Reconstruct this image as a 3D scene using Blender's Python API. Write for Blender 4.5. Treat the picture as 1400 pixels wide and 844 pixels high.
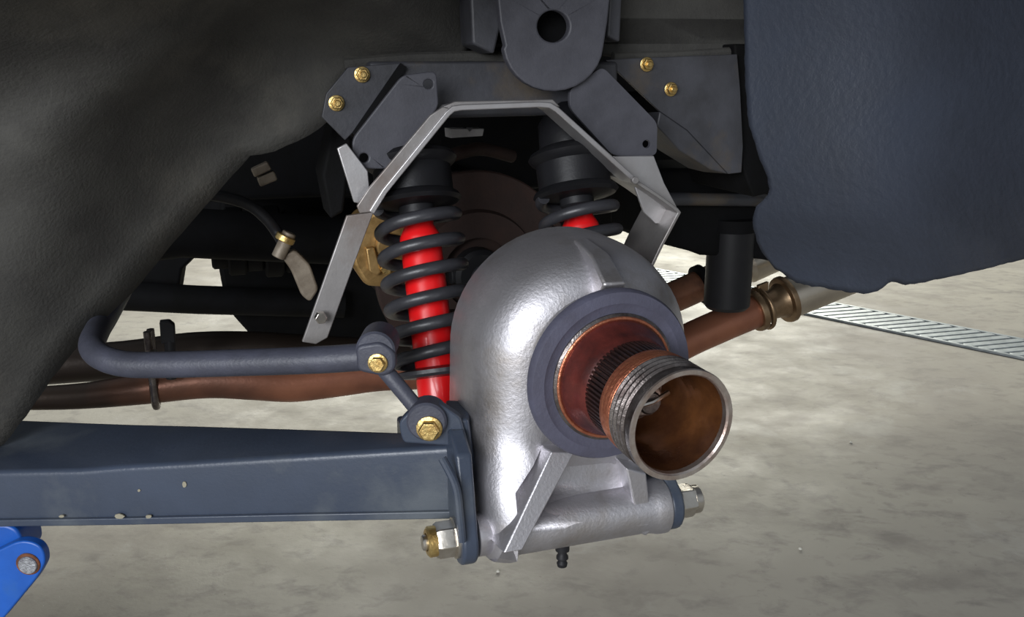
import bpy, math, random
from mathutils import Vector as V, Matrix
random.seed(7)
PI = math.pi
for o in list(bpy.data.objects): bpy.data.objects.remove(o)
SC = bpy.context.scene
COL = SC.collection

# ------------------------------------------------------------------ camera, world, lights, exposure
PITCH = math.radians(15); F = 1212.0; CAMZ = 0.85
cam = bpy.data.cameras.new('camera'); camo = bpy.data.objects.new('camera', cam); COL.objects.link(camo)
cam.sensor_width = 36; cam.lens = 36*F/1400; cam.clip_start = .01
camo.location = (0, 0, CAMZ); camo.rotation_euler = (PI/2-PITCH, 0, 0)
SC.camera = camo
SC.view_settings.view_transform = 'Standard'; SC.view_settings.look = 'None'
SC.view_settings.gamma = 1; SC.view_settings.use_curve_mapping = False
SC.view_settings.exposure = 0.0
wd = bpy.data.worlds.new('world'); SC.world = wd; wd.use_nodes = True
bg = wd.node_tree.nodes['Background']; bg.inputs[0].default_value = (.86, .93, 1.0, 1); bg.inputs[1].default_value = .31
def area(name, loc, target, sx, sy, power, col):
    l = bpy.data.lights.new(name, 'AREA'); l.shape = 'RECTANGLE'; l.size = sx; l.size_y = sy; l.energy = power; l.color = col
    o = bpy.data.objects.new(name, l); COL.objects.link(o); o.location = loc
    o.rotation_euler = (V(target)-V(loc)).to_track_quat('-Z', 'Y').to_euler(); return o
# daylight through the open door on the far side of the car, and through the door behind the camera
area('far_door_daylight', (.2, 9.0, 3.2), (.4, 2.0, 0), 7.0, 3.0, 880, (1, .98, .86))
area('near_door_daylight', (-1.3, -2.6, 1.55), (.0, 1.0, .75), 2.4, 1.3, 165, (.93, .96, 1))

# ------------------------------------------------------------------ geometry helpers
cp, sp = math.cos(PITCH), math.sin(PITCH)
def ray(px, py):
    x, v = px-700, 422-py
    return V((x, F*cp+v*sp, v*cp-F*sp))
def W(px, py, Y=None, Z=None):
    r = ray(px, py); t = Y/r.y if Y is not None else (Z-CAMZ)/r.z
    return V((0, 0, CAMZ)) + r*t
YAW = math.radians(18)
A = V((math.cos(YAW), math.sin(YAW), 0)); OUT = V((math.sin(YAW), -math.cos(YAW), 0)); UP = V((0, 0, 1))
def PL(px, py, Y0):
    k = (px-700)/ray(px, py).y
    return W(px, py, Y=Y0/(1-k*math.tan(YAW)))
O = W(838, 515, Z=.58)
def L(u, w, z): return O + A*u + OUT*w + UP*z
def UL(px, py, w):                       # pixel onto the plane at outboard offset w
    r = ray(px, py); c = V((0, 0, CAMZ))
    return c + r*(((O+OUT*w)-c).dot(OUT)/r.dot(OUT))
def basis(d):
    d = V(d).normalized(); h = V((0, 0, 1)) if abs(d.z) < .9 else V((0, 1, 0))
    x = h.cross(d).normalized(); return x, d.cross(x), d

class MB:
    def __init__(s): s.v = []; s.f = []
    def add(s, vs, fs):
        n = len(s.v); s.v += [V(p) for p in vs]; s.f += [tuple(i+n for i in f) for f in fs]; return s
    def rings(s, rs, close=False, cap0=True, cap1=True):
        n = len(rs[0]); vs = [p for r in rs for p in r]; fs = []
        m = len(rs)
        for i in range(m if close else m-1):
            j = (i+1) % m
            for k in range(n):
                l = (k+1) % n; fs.append((i*n+k, i*n+l, j*n+l, j*n+k))
        if not close:
            if cap0: fs.append(tuple(range(n-1, -1, -1)))
            if cap1: fs.append(tuple((m-1)*n+k for k in range(n)))
        return s.add(vs, fs)
    def lathe(s, o, d, prof, n=40, cap0=True, cap1=True):     # prof: (radius, distance along d)
        x, y, z = basis(d); o = V(o)
        return s.rings([[o+z*h+(x*math.cos(2*PI*k/n)+y*math.sin(2*PI*k/n))*max(r, 1e-5) for k in range(n)] for r, h in prof], False, cap0, cap1)
    def cyl(s, a, b, r, n=28, bev=None):
        a, b = V(a), V(b); h = (b-a).length; e = bev if bev is not None else min(r, h)*.12
        return s.lathe(a, b-a, [(r-e, 0), (r, e), (r, h-e), (r-e, h)], n)
    def tube(s, pts, rad, n=18, cap=True):
        pts = [V(p) for p in pts]; m = len(pts); rad = rad if isinstance(rad, (list, tuple)) else [rad]*m
        x = None; rs = []
        for i, p in enumerate(pts):
            t = (pts[min(i+1, m-1)]-pts[max(i-1, 0)]).normalized()
            if x is None: x = basis(t)[0]
            x = (x-t*x.dot(t)).normalized(); y = t.cross(x)
            rs.append([p+(x*math.cos(2*PI*k/n)+y*math.sin(2*PI*k/n))*rad[i] for k in range(n)])
        return s.rings(rs, False, cap, cap)
    def torus(s, c, d, R, r, n=40, m=12, sq=1):
        x, y, z = basis(d); c = V(c); rs = []
        for i in range(n):
            q = x*math.cos(2*PI*i/n)+y*math.sin(2*PI*i/n)
            rs.append([c+q*(R+r*math.cos(2*PI*k/m))+z*r*sq*math.sin(2*PI*k/m) for k in range(m)])
        return s.rings(rs, True)
    def prism(s, poly, ext):
        poly = [V(p) for p in poly]; ext = V(ext)
        return s.rings([poly, [p+ext for p in poly]])
    def box(s, c, ax, ay, az):                                # half-extent vectors
        c, ax, ay, az = V(c), V(ax), V(ay), V(az)
        return s.rings([[c+az*k+ax*i+ay*j for i, j in ((-1, -1), (1, -1), (1, 1), (-1, 1))] for k in (-1, 1)])
    def hexa(s, o, d, r, h, n=6):
        return s.lathe(o, d, [(r, 0), (r, h*.82), (r*.9, h)], n)
    def build(s, name, mat, parent=None, bevel=0, smooth=35, sub=0, solid=0, kind=None, disp=None):
        me = bpy.data.meshes.new(name)
        if parent is not None: base = parent.matrix_world.translation if parent.parent is None else ROOT[parent.name]
        else:
            xs = [p.x for p in s.v]; ys = [p.y for p in s.v]; zs = [p.z for p in s.v]
            base = V(((min(xs)+max(xs))/2, (min(ys)+max(ys))/2, min(zs)))
        base = V(base)
        me.from_pydata([tuple(p-base) for p in s.v], [], s.f); me.validate()
        import bmesh
        bm = bmesh.new(); bm.from_mesh(me); bmesh.ops.recalc_face_normals(bm, faces=bm.faces); bm.to_mesh(me); bm.free()
        o = bpy.data.objects.new(name, me); COL.objects.link(o)
        if parent is None: o.location = base; o.matrix_world = Matrix.Translation(base)
        else: o.parent = parent
        ROOT[o.name] = base
        me.materials.append(M[mat])
        if smooth:
            me.polygons.foreach_set('use_smooth', [True]*len(me.polygons))
            me.set_sharp_from_angle(angle=math.radians(smooth))
        if solid: m = o.modifiers.new('solid', 'SOLIDIFY'); m.thickness = solid; m.offset = 0
        if bevel: m = o.modifiers.new('bevel', 'BEVEL'); m.width = bevel; m.segments = 3; m.limit_method = 'ANGLE'; m.angle_limit = math.radians(40); m.harden_normals = False
        if sub: m = o.modifiers.new('sub', 'SUBSURF'); m.levels = sub; m.render_levels = sub
        if kind: o['kind'] = kind
        return o
ROOT = {}
def thing(name, label, cat, loc, group=None):
    o = bpy.data.objects.new(name, None); COL.objects.link(o); o.location = loc; o.matrix_world = Matrix.Translation(V(loc))
    o.empty_display_size = .02; ROOT[o.name] = V(loc); return tag(o, label, cat, group)
def tag(o, label, cat, group=None):
    o['label'] = label; o['category'] = cat
    if group: o['group'] = group
    return o
def lab(o, label): o['label'] = label; return o
def catmull(pts, n=8):
    pts = [V(p) for p in pts]; out = []
    for i in range(len(pts)-1):
        p0, p1, p2, p3 = pts[max(i-1, 0)], pts[i], pts[i+1], pts[min(i+2, len(pts)-1)]
        for k in range(n):
            t = k/n
            out.append(.5*((2*p1)+(p2-p0)*t+(2*p0-5*p1+4*p2-p3)*t*t+(3*p1-p0-3*p2+p3)*t**3))
    out.append(pts[-1]); return out
def sst(a, b, x):
    t = min(1, max(0, (x-a)/(b-a))); return t*t*(3-2*t)
def arcpoly(cx, cy, r, a0, a1, n):
    return [(cx+r*math.cos(math.radians(a0+(a1-a0)*i/n)), cy+r*math.sin(math.radians(a0+(a1-a0)*i/n))) for i in range(n+1)]

# ------------------------------------------------------------------ materials
M = {}
def mat(name, col, rough=.5, metal=0, col2=None, scale=30, lo=.35, hi=.65, bump=0, bscale=200, rvar=0, detail=6, spec=None, dark=None, dscale=8, coat=0):
    m = bpy.data.materials.new(name); m.use_nodes = True; nt = m.node_tree; N = nt.nodes; K = nt.links; b = N['Principled BSDF']
    b.inputs['Metallic'].default_value = metal; b.inputs['Roughness'].default_value = rough
    if spec is not None: b.inputs['Specular IOR Level'].default_value = spec
    if coat: b.inputs['Coat Weight'].default_value = coat; b.inputs['Coat Roughness'].default_value = .12
    tc = N.new('ShaderNodeTexCoord')
    def noise(sc, det=detail):
        n = N.new('ShaderNodeTexNoise'); n.inputs['Scale'].default_value = sc; n.inputs['Detail'].default_value = det; n.inputs['Roughness'].default_value = .6
        K.new(tc.outputs['Object'], n.inputs['Vector']); return n
    def rng(src, a, c, x, y):
        r = N.new('ShaderNodeMapRange'); K.new(src, r.inputs[0])
        for i, q in enumerate((a, c, x, y)): r.inputs[i+1].default_value = q
        return r.outputs[0]
    n1 = noise(scale)
    c2 = col2 if col2 else tuple(q*.7 for q in col)
    mx = N.new('ShaderNodeMix'); mx.data_type = 'RGBA'
    mx.inputs[6].default_value = (*col, 1); mx.inputs[7].default_value = (*c2, 1)
    K.new(rng(n1.outputs[0], lo, hi, 0, 1), mx.inputs[0]); out = mx.outputs[2]
    if dark:
        n2 = noise(dscale, 8); m2 = N.new('ShaderNodeMix'); m2.data_type = 'RGBA'
        K.new(rng(n2.outputs[0], .52, .68, 0, 1), m2.inputs[0]); K.new(out, m2.inputs[6]); m2.inputs[7].default_value = (*dark, 1); out = m2.outputs[2]
    K.new(out, b.inputs['Base Color'])
    if rvar: K.new(rng(n1.outputs[0], .3, .7, max(.02, rough-rvar), min(1, rough+rvar)), b.inputs['Roughness'])
    if bump:
        n3 = noise(bscale, 4); bp = N.new('ShaderNodeBump'); bp.inputs['Strength'].default_value = bump; bp.inputs['Distance'].default_value = .002
        K.new(n3.outputs[0], bp.inputs['Height']); K.new(bp.outputs[0], b.inputs['Normal'])
    M[name] = m; return m
mat('liner', (.062, .060, .054), .85, 0, (.041, .039, .036), 14, bump=.5, bscale=260, dark=(.092, .086, .074), dscale=6)
mat('flap', (.037, .044, .062), .5, 0, (.025, .030, .043), 9, bump=.45, bscale=120, rvar=.15)
mat('chassis', (.055, .056, .066), .5, 0, (.035, .035, .04), 20, bump=.2, bscale=160, dark=(.075, .06, .045), dscale=12)
mat('plate_grey', (.062, .062, .075), .55, 0, (.045, .045, .055), 30, bump=.15, bscale=300)
mat('black', (.006, .006, .007), .75, 0, (.004, .004, .004), 20, bump=.2, spec=.12)
mat('seat_black', (.009, .009, .011), .45, 0, (.007, .007, .008), 30, bump=.1, spec=.3)
mat('rubber', (.014, .014, .016), .5, 0, (.011, .011, .013), 40, bump=.1, spec=.3)
mat('arm_paint', (.048, .062, .094), .36, 0, (.032, .042, .064), 7, bump=.12, bscale=260, rvar=.12, dark=(.085, .098, .115), dscale=7)
mat('bar_paint', (.060, .063, .088), .48, 0, (.042, .044, .06), 25, bump=.25, bscale=300)
mat('alu_cast', (.60, .58, .61), .47, .9, (.42, .41, .43), 16, bump=.22, bscale=300, rvar=.1, dark=(.36, .33, .31), dscale=11)
mat('alu_machined', (.66, .65, .65), .34, .95, (.5, .49, .5), 40, bump=.1, bscale=300, rvar=.1, dark=(.33, .31, .28), dscale=25)
mat('slinger', (.085, .085, .125), .6, 0, (.065, .063, .09), 25, bump=.25, bscale=250)
mat('red_grease', (.17, .035, .028), .28, .35, (.06, .016, .014), 28, bump=.3, bscale=70, rvar=.12)
mat('dark_oil', (.055, .028, .024), .28, .5, (.02, .014, .014), 60, bump=.2, bscale=200)
mat('copper', (.70, .27, .15), .36, .85, (.42, .14, .08), 60, bump=.5, bscale=250, rvar=.1)
mat('steel_worn', (.24, .215, .205), .32, .85, (.06, .045, .042), 40, bump=.4, bscale=160, rvar=.12)
mat('rim_edge', (.62, .57, .53), .35, .9, (.40, .30, .26), 55, bump=.2, bscale=250)
mat('bore_oil', (.15, .058, .02), .22, .3, (.05, .017, .008), 22, bump=.25, bscale=60, rvar=.1, dark=(.035, .014, .008), dscale=9)
mat('zinc', (.78, .74, .68), .28, 1, (.62, .57, .5), 60, bump=.1)
mat('gold_zinc', (.78, .58, .24), .36, .95, (.5, .32, .11), 90, bump=.35, bscale=300, rvar=.1)
mat('damper_red', (.80, .010, .012), .32, 0, (.70, .008, .010), 10, bump=.03, coat=.3)
mat('spring', (.036, .036, .042), .38, 0, (.026, .026, .03), 30, bump=.1, bscale=300)
mat('exhaust', (.28, .125, .070), .45, .5, (.17, .075, .045), 14, bump=.15, bscale=200, rvar=.08, dark=(.09, .05, .035), dscale=7)
mat('exhaust_hot', (.38, .155, .09), .42, .5, (.22, .085, .055), 9, bump=.15, bscale=200, rvar=.08, dark=(.085, .055, .04), dscale=4)
def weathered(name, x0, x1, col):
    nt = M[name].node_tree; N = nt.nodes; K = nt.links; b = N['Principled BSDF']; src = b.inputs['Base Color'].links[0].from_socket
    tc = N.new('ShaderNodeTexCoord'); sx = N.new('ShaderNodeSeparateXYZ'); K.new(tc.outputs['Object'], sx.inputs[0])
    n = N.new('ShaderNodeTexNoise'); n.inputs['Scale'].default_value = 14; K.new(tc.outputs['Object'], n.inputs['Vector'])
    ad = N.new('ShaderNodeMath'); ad.operation = 'MULTIPLY_ADD'; K.new(n.outputs[0], ad.inputs[0]); ad.inputs[1].default_value = .25; K.new(sx.outputs[0], ad.inputs[2])
    r = N.new('ShaderNodeMapRange'); K.new(ad.outputs[0], r.inputs[0]); r.inputs[1].default_value = x0+.125; r.inputs[2].default_value = x1+.125
    x = N.new('ShaderNodeMix'); x.data_type = 'RGBA'; K.new(r.outputs[0], x.inputs[0]); x.inputs[6].default_value = (*col, 1); K.new(src, x.inputs[7]); K.new(x.outputs[2], b.inputs['Base Color'])
weathered('exhaust_hot', -.42, -.12, (.050, .034, .025)); weathered('exhaust', -.05, .2, (.030, .021, .016))
mat('bronze', (.36, .25, .15), .36, .85, (.22, .14, .08), 30, bump=.1)
mat('tail_steel', (.62, .56, .47), .34, .9, (.52, .46, .38), 20, bump=.05)
mat('hoop_edge', (.53, .52, .53), .42, .8, (.46, .44, .44), 22, bump=.1)
mat('hoop_steel', (.36, .345, .34), .5, .7, (.27, .255, .25), 22, bump=.1, rvar=.08, dark=(.22, .18, .16), dscale=9)
mat('caliper_gold', (.50, .32, .13), .42, .75, (.28, .17, .06), 40, bump=.2)
mat('disc_rust_shaded', (.030, .013, .009), .7, .2, (.018, .009, .007), 24, bump=.2)  # rust brown, base darkened to stand for the shade inside the arch
mat('beige_part', (.26, .22, .17), .55, .3, (.14, .11, .08), 30, bump=.2)
mat('pale_part', (.6, .58, .58), .5, .2, (.45, .43, .43), 30)
mat('jack_blue', (.008, .095, .44), .42, 0, (.006, .075, .35), 20, bump=.1, bscale=200, dark=(.02, .10, .33), dscale=12)
mat('rust', (.22, .075, .03), .8, .1, (.10, .04, .02), 120, bump=.6, bscale=300)
mat('pin_steel', (.42, .43, .45), .5, .7, (.20, .2, .22), 220, bump=.6, bscale=500)
mat('grate_galv', (.40, .43, .44), .5, .5, (.28, .31, .32), 30, bump=.2)
mat('drain_dark', (.10, .10, .095), .9, 0, (.06, .06, .06), 30)
mat('primer', (.34, .31, .23), .8, 0)
mat('grit', (.7, .68, .6), .8, 0)

def floor_mat():
    m = bpy.data.materials.new('concrete'); m.use_nodes = True; nt = m.node_tree; N = nt.nodes; K = nt.links; b = N['Principled BSDF']
    tc = N.new('ShaderNodeTexCoord')
    def noise(sc, det, stretch=None, dist=0):
        n = N.new('ShaderNodeTexNoise'); n.inputs['Scale'].default_value = sc; n.inputs['Detail'].default_value = det; n.inputs['Roughness'].default_value = .62; n.inputs['Distortion'].default_value = dist
        mp = N.new('ShaderNodeMapping'); K.new(tc.outputs['Object'], mp.inputs[0])
        if stretch: mp.inputs['Scale'].default_value = stretch; mp.inputs['Rotation'].default_value = (0, 0, .5)
        K.new(mp.outputs[0], n.inputs['Vector']); return n.outputs[0]
    def mixc(f, a, c, c2, lo, hi):
        r = N.new('ShaderNodeMapRange'); K.new(f, r.inputs[0]); r.inputs[1].default_value = lo; r.inputs[2].default_value = hi
        x = N.new('ShaderNodeMix'); x.data_type = 'RGBA'; K.new(r.outputs[0], x.inputs[0])
        if a is None: x.inputs[6].default_value = (*c, 1)
        else: K.new(a, x.inputs[6])
        x.inputs[7].default_value = (*c2, 1); return x.outputs[2]
    c = mixc(noise(1.3, 6, dist=.4), None, (.41, .385, .33), (.31, .285, .25), .35, .65)
    c = mixc(noise(4.5, 10, (1, 1.4, 1), .3), c, None, (.255, .232, .205), .5, .72)
    c = mixc(noise(17, 12, (1, 1.5, 1), .3), c, None, (.25, .23, .205), .5, .72)
    c = mixc(noise(2.6, 8, dist=.3), c, None, (.47, .455, .42), .58, .75)
    c = mixc(noise(90, 6), c, None, (.15, .14, .125), .66, .76)
    c = mixc(noise(150, 2), c, None, (.72, .70, .64), .76, .80)
    K.new(c, b.inputs['Base Color']); b.inputs['Specular IOR Level'].default_value = .2
    r = N.new('ShaderNodeMapRange'); K.new(noise(6, 8), r.inputs[0]); r.inputs[1].default_value = .3; r.inputs[2].default_value = .7; r.inputs[3].default_value = .42; r.inputs[4].default_value = .75
    K.new(r.outputs[0], b.inputs['Roughness'])
    bp = N.new('ShaderNodeBump'); bp.inputs['Strength'].default_value = .25; bp.inputs['Distance'].default_value = .003
    K.new(noise(60, 8), bp.inputs['Height']); K.new(bp.outputs[0], b.inputs['Normal'])
    M['concrete'] = m
floor_mat()

# ================================================================== SETTING
fl = MB().box((0, 3, -.05), (9, 0, 0), (0, 9, 0), (0, 0, .05)).build('floor', 'concrete', smooth=0); fl['kind'] = 'structure'
# drain channel with a galvanised tread grating let into the floor
d0, d1 = W(1110, 421, Z=0), W(1400, 479, Z=0); dd = (d1-d0).normalized(); dn = V((-dd.y, dd.x, 0))
hw = abs((W(1400, 466, Z=0)-W(1400, 491, Z=0)).dot(dn))/2
dstart = d0-dd*1.0; dlen = (d1-d0).length+1.9
gr = thing('drain_grating', 'galvanised steel drain grating running across the concrete floor', 'drain', dstart)
MB().box(dstart+dd*dlen/2+UP*.0007, dd*dlen/2, dn*(hw+.012), UP*.0007).build('channel', 'drain_dark', gr, smooth=0)
for s in (-1, 1): MB().box(dstart+dd*dlen/2+dn*hw*s+UP*.004, dd*dlen/2, dn*.007, UP*.004).build('edge_rail', 'grate_galv', gr, bevel=.001)
pitch = .046; nb = int(dlen/pitch); barm = None
for i in range(nb):
    p = dstart+dd*(i+.5)*pitch
    if barm is None:
        bd = (dn+dd*.55).normalized(); bx = V((-bd.y, bd.x, 0))
        barm = MB().box(p+UP*.004, bd*hw*1.06, bx*.0155, UP*.0035).build('grating_bar', 'grate_galv', gr, bevel=.002)
        p0 = p
    else:
        o = barm.copy(); COL.objects.link(o); o.location = barm.location+(p-p0)

# ================================================================== CAR BODY
body = thing('car_body', 'dark car body with open wheel arch above the suspension', 'car body', PL(700, 300, 1.1)*1.0)
def loft(Apts, Bpts, steps, depth, bow=0):
    mb = MB(); n = len(Apts); vs = []; fs = []
    for j in range(steps+1):
        t = j/steps
        for (ax, ay), (bx, by) in zip(Apts, Bpts):
            px, py = ax+(bx-ax)*t, ay+(by-ay)*t
            vs.append(W(px, py, Y=depth(px, py, t)))
    for j in range(steps):
        for i in range(n-1): fs.append((j*n+i, j*n+i+1, (j+1)*n+i+1, (j+1)*n+i))
    return mb.add(vs, fs)
def dens(pts, step=14, jit=0):
    out = []
    for (x0, y0), (x1, y1) in zip(pts, pts[1:]):
        k = max(1, int(math.hypot(x1-x0, y1-y0)/step))
        for i in range(k): out.append((x0+(x1-x0)*i/k+random.uniform(-jit, jit), y0+(y1-y0)*i/k+random.uniform(-jit, jit)))
    out.append(pts[-1]); return out
def resamp(pts, n):
    Ls = [0]
    for (x0, y0), (x1, y1) in zip(pts, pts[1:]): Ls.append(Ls[-1]+math.hypot(x1-x0, y1-y0))
    out = []
    for i in range(n):
        s = Ls[-1]*i/(n-1); k = max(j for j in range(len(Ls)) if Ls[j] <= s+1e-9); k = min(k, len(pts)-2)
        f = (s-Ls[k])/(Ls[k+1]-Ls[k]); out.append((pts[k][0]+(pts[k+1][0]-pts[k][0])*f, pts[k][1]+(pts[k+1][1]-pts[k][1])*f))
    return out
# front half of the wheel arch (left in the picture)
ea = dens([(-60, 640), (8, 604), (36, 566), (70, 516), (112, 462), (180, 398), (236, 330), (290, 268), (318, 238), (341, 212), (376, 206), (424, 184), (458, 158), (470, 112), (490, 92), (548, 84), (600, 80), (638, 79), (642, 40), (644, -60)], 14, .8)
eb = resamp([(-800, 720), (-800, 300), (-800, -60), (-200, -130), (200, -130), (420, -130), (640, -130)], len(ea))
def dl(px, py, t):
    base = .90+.16*sst(0, 420, px)
    ridge = -.012*math.exp(-((px*.55+py*.83-175)/26)**2)
    return base-.36*(t**1.25)+ridge+.01*math.sin(px*.02+py*.013)
lab(loft(ea, eb, 26, dl).build('front_arch_liner', 'liner', body, solid=.008, smooth=60), 'coarse dark grey wheel arch liner in front of the suspension')
# lip behind the liner edge, so the edge has the depth of a moulded shell
# rear arch flap (right)
def pl1(tab, q):
    for (a, b), (c, d) in zip(tab, tab[1:]):
        if q <= c: return b+(d-b)*max(0, (q-a)/(c-a))
    return tab[-1][1]
LE = [(-130, 1014), (20, 1019), (110, 1021), (170, 1025), (214, 1040), (240, 1051), (262, 1055), (272, 1047), (284, 1033), (304, 1030), (332, 1037), (356, 1052), (366, 1062)]
BE = [(1062, 366), (1090, 385), (1112, 390), (1138, 394), (1166, 399), (1190, 401), (1205, 396), (1213, 386), (1226, 383), (1238, 388), (1262, 385), (1300, 378), (1350, 367), (1400, 354), (1460, 340), (1700, 290), (2250, 190)]
fcols = [1016+7*i for i in range(58)]+[1422+40*i for i in range(20)]
def flap_grid():
    rows = 64; vs = []; fs = []; nc = len(fcols)
    for j in range(rows+1):
        v = j/rows
        for xs in fcols:
            k = math.exp(-(xs-1016)/120)
            yb = pl1(BE, xs+46*k)+random.uniform(-1, 1)*(j == rows)
            y = -130+v*(yb+130); x = xs+(pl1(LE, y)-1016)*k+(random.uniform(-1, 1) if xs == 1016 else 0)
            vs.append(W(x, y, Y=dr(x, y, 0)))
    for j in range(rows):
        for i in range(nc-1): fs.append((j*nc+i, j*nc+i+1, (j+1)*nc+i+1, (j+1)*nc+i))
    return MB().add(vs, fs)
def dr(px, py, t):
    return .99-.40*sst(960, 1700, px)**.8+.03*sst(280, 420, py)*(1-sst(1150, 1500, px))-.012*math.sin((px-1015)*.016+.4)+.006*math.sin(py*.021)
lab(flap_grid().build('rear_arch_flap', 'flap', body, solid=.006, smooth=60), 'blue-black torn-edged rear wheel arch panel')
# inner wall of the arch, arch roof, boot floor, far side
def plpoly(pts, Y0): return [PL(x, y, Y0) for x, y in pts]
MB().prism(plpoly([(560, -120), (1120, -120), (1120, 62), (1046, 70), (1000, 74), (860, 80), (830, 76), (640, 80), (560, 82)], 1.09), -OUT*.02).build('inner_arch_wall', 'liner', body, bevel=.004)
MB().tube([PL(470, 88, 1.075), PL(560, 80, 1.075), PL(640, 78, 1.075), PL(690, 79, 1.075)], .007, 10).build('wall_lip', 'liner', body)
MB().tube([PL(838, 78, 1.075), PL(920, 76, 1.075), PL(1012, 70, 1.075)], .006, 10).build('wall_lip', 'liner', body)
MB().prism([PL(230, 60, 1.09)-OUT*.16, PL(560, 60, 1.09)-OUT*.16, PL(562, 60, 1.09), PL(1250, 60, 1.09), PL(1250, 60, 1.09)-OUT*1.5, PL(230, 60, 1.09)-OUT*1.5], UP*.03).build('boot_floor', 'black', body)  # unseen slab, placed to keep light from above out of the interior
roof = []
for i in range(9):
    t = i/8; roof.append((.0+.62*t, 1.06+.05*math.sin(PI*t*.6)))
mb = MB(); b0 = V((0, 1.12, 0))
top = [b0+OUT*w+UP*z for w, z in roof]
mb.rings([[p+A*k for p in top]+[p+A*k+UP*.015 for p in reversed(top)] for k in (-1.2, 1.3)])
mb.build('arch_roof', 'liner', body)  # unseen top of the arch, added to shade the interior
fs_ = PL(700, 300, 2.38)
MB().box(V((fs_.x, fs_.y, .84)), A*1.9, OUT*.03, UP*.42).build('far_sill', 'black', body, bevel=.02)

# ================================================================== CHASSIS
ch = thing('chassis_frame', 'dark grey tubular chassis frame with crossmember above the coil springs', 'chassis', PL(700, 250, 1.2))
MB().prism(plpoly([(505, 84), (845, 84), (845, 150), (752, 158), (610, 162), (505, 170)], 1.045), -OUT*.10).build('crossmember', 'chassis', ch, bevel=.004)
lab(MB().prism(plpoly([(446, 128), (476, 92), (548, 86), (482, 182), (472, 192), (440, 160)], 1.035), -OUT*.006).build('bolted_flange', 'chassis', ch, bevel=.001), 'dark slanted flange with two bolts')
MB().prism(plpoly([(548, 86), (556, 92), (488, 190), (482, 182)], 1.035), -OUT*.05).build('flange_return', 'black', ch)  # shade of the recess beside the gusset, put in as a black strip
lab(MB().prism(plpoly([(828, 82), (860, 80), (1008, 74), (1012, 120), (1016, 200), (1014, 236), (996, 238), (940, 178), (902, 152)], 1.05), -OUT*.006).build('bolted_flange', 'chassis', ch, bevel=.001), 'dark triangular flange plate with two bolts')
MB().prism(plpoly([(902, 152), (940, 178), (996, 238), (972, 232), (930, 206), (898, 172)], 1.05), -OUT*.06-UP*.004).build('flange_return', 'chassis', ch, bevel=.002)
MB().prism(plpoly([(1004, 60), (1024, 60), (1032, 150), (1062, 236), (1062, 262), (1030, 270), (1016, 232)], 1.06), -OUT*.16).build('rear_post', 'black', ch, bevel=.003)
MB().prism(plpoly([(884, 232), (1066, 226), (1074, 362), (1046, 356), (1012, 352), (960, 350), (944, 344), (908, 335), (884, 330)], 1.28), -OUT*.14).build('tail_box', 'black', ch, bevel=.008)
MB().tube([PL(905, 272, 1.26), PL(1060, 274, 1.26)], .010, 14).build('stiffener_tube', 'chassis', ch)
MB().tube([PL(120, 402, 1.85), PL(270, 410, 1.85), PL(470, 416, 1.85)], .028, 16).build('lower_rail', 'black', ch)
MB().tube([PL(150, 330, 1.55), PL(250, 318, 1.55), PL(470, 330, 1.55)], .04, 20).build('side_rail', 'black', ch)
MB().box(PL(700, 250, 1.62)+UP*.075, A*.62, OUT*.02, UP*.085).build('dark_backing', 'black', ch, bevel=.01)  # black panel added so the space behind the hoop reads as shade
MB().prism(plpoly([(455, 170), (482, 190), (470, 290), (452, 300), (440, 240)], 1.2), -OUT*.08).build('upright_post', 'black', ch, bevel=.004)

MB().prism(plpoly([(150, 404), (243, 400), (248, 368), (264, 352), (264, 320), (150, 320)], 1.9), V((0, .03, 0))).build('rail_bracket', 'black', ch, bevel=.004)
# U-shaped mounting plate with a round hole, top middle
pts = [(676, -70), (680, -10), (684, 30), (691, 62)]+[(757+69*math.cos(math.radians(a)), 58+67*math.sin(math.radians(a))) for a in range(172, 8, -12)]+[(826, 62), (831, 30), (835, -10), (838, -70)]
mp = thing('mounting_plate', 'dark grey tongue-shaped mounting plate with a round hole, top middle', 'plate', PL(757, 125, .975))
front = plpoly(pts, .975); hole = plpoly([(757+22*math.cos(2*PI*i/48), 36+22*math.sin(2*PI*i/48)) for i in range(48)], .975)
import bmesh
def holed_plate(outer, holes, ext, name, matn, parent, bevel=.0015):
    bm = bmesh.new(); ext = V(ext); base = V(ROOT[parent.name]); edges = []
    for loop in [outer]+holes:
        vs = [bm.verts.new(V(p)-base) for p in loop]
        for i in range(len(vs)): edges.append(bm.edges.new((vs[i], vs[(i+1) % len(vs)])))
    r = bmesh.ops.triangle_fill(bm, edges=edges, use_beauty=True, use_dissolve=False)
    g = bmesh.ops.extrude_face_region(bm, geom=list(bm.faces))
    bmesh.ops.translate(bm, verts=[e for e in g['geom'] if isinstance(e, bmesh.types.BMVert)], vec=ext)
    bmesh.ops.recalc_face_normals(bm, faces=bm.faces)
    me = bpy.data.meshes.new(name); bm.to_mesh(me); bm.free(); me.materials.append(M[matn])
    o = bpy.data.objects.new(name, me); COL.objects.link(o); o.parent = parent; ROOT[o.name] = base
    m = o.modifiers.new('bevel', 'BEVEL'); m.width = bevel; m.segments = 2; m.limit_method = 'ANGLE'; m.angle_limit = math.radians(40)
    return o
holed_plate(front, [hole], -OUT*.012, 'plate', 'plate_grey', mp, .004)
MB().prism(plpoly([(640, -70), (646, 60), (676, 74), (686, 30), (680, -70)], 1.01), -OUT*.05).build('cheek', 'chassis', mp, bevel=.003)
MB().prism(plpoly([(836, -70), (830, 50), (848, 58), (854, -70)], 1.01), -OUT*.05).build('cheek', 'chassis', mp, bevel=.003)
MB().prism(plpoly([(690, -70), (696, 60), (757, 112), (818, 60), (824, -70)], 1.02), -OUT*.03).build('backing_block', 'black', mp, bevel=.003)

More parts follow.
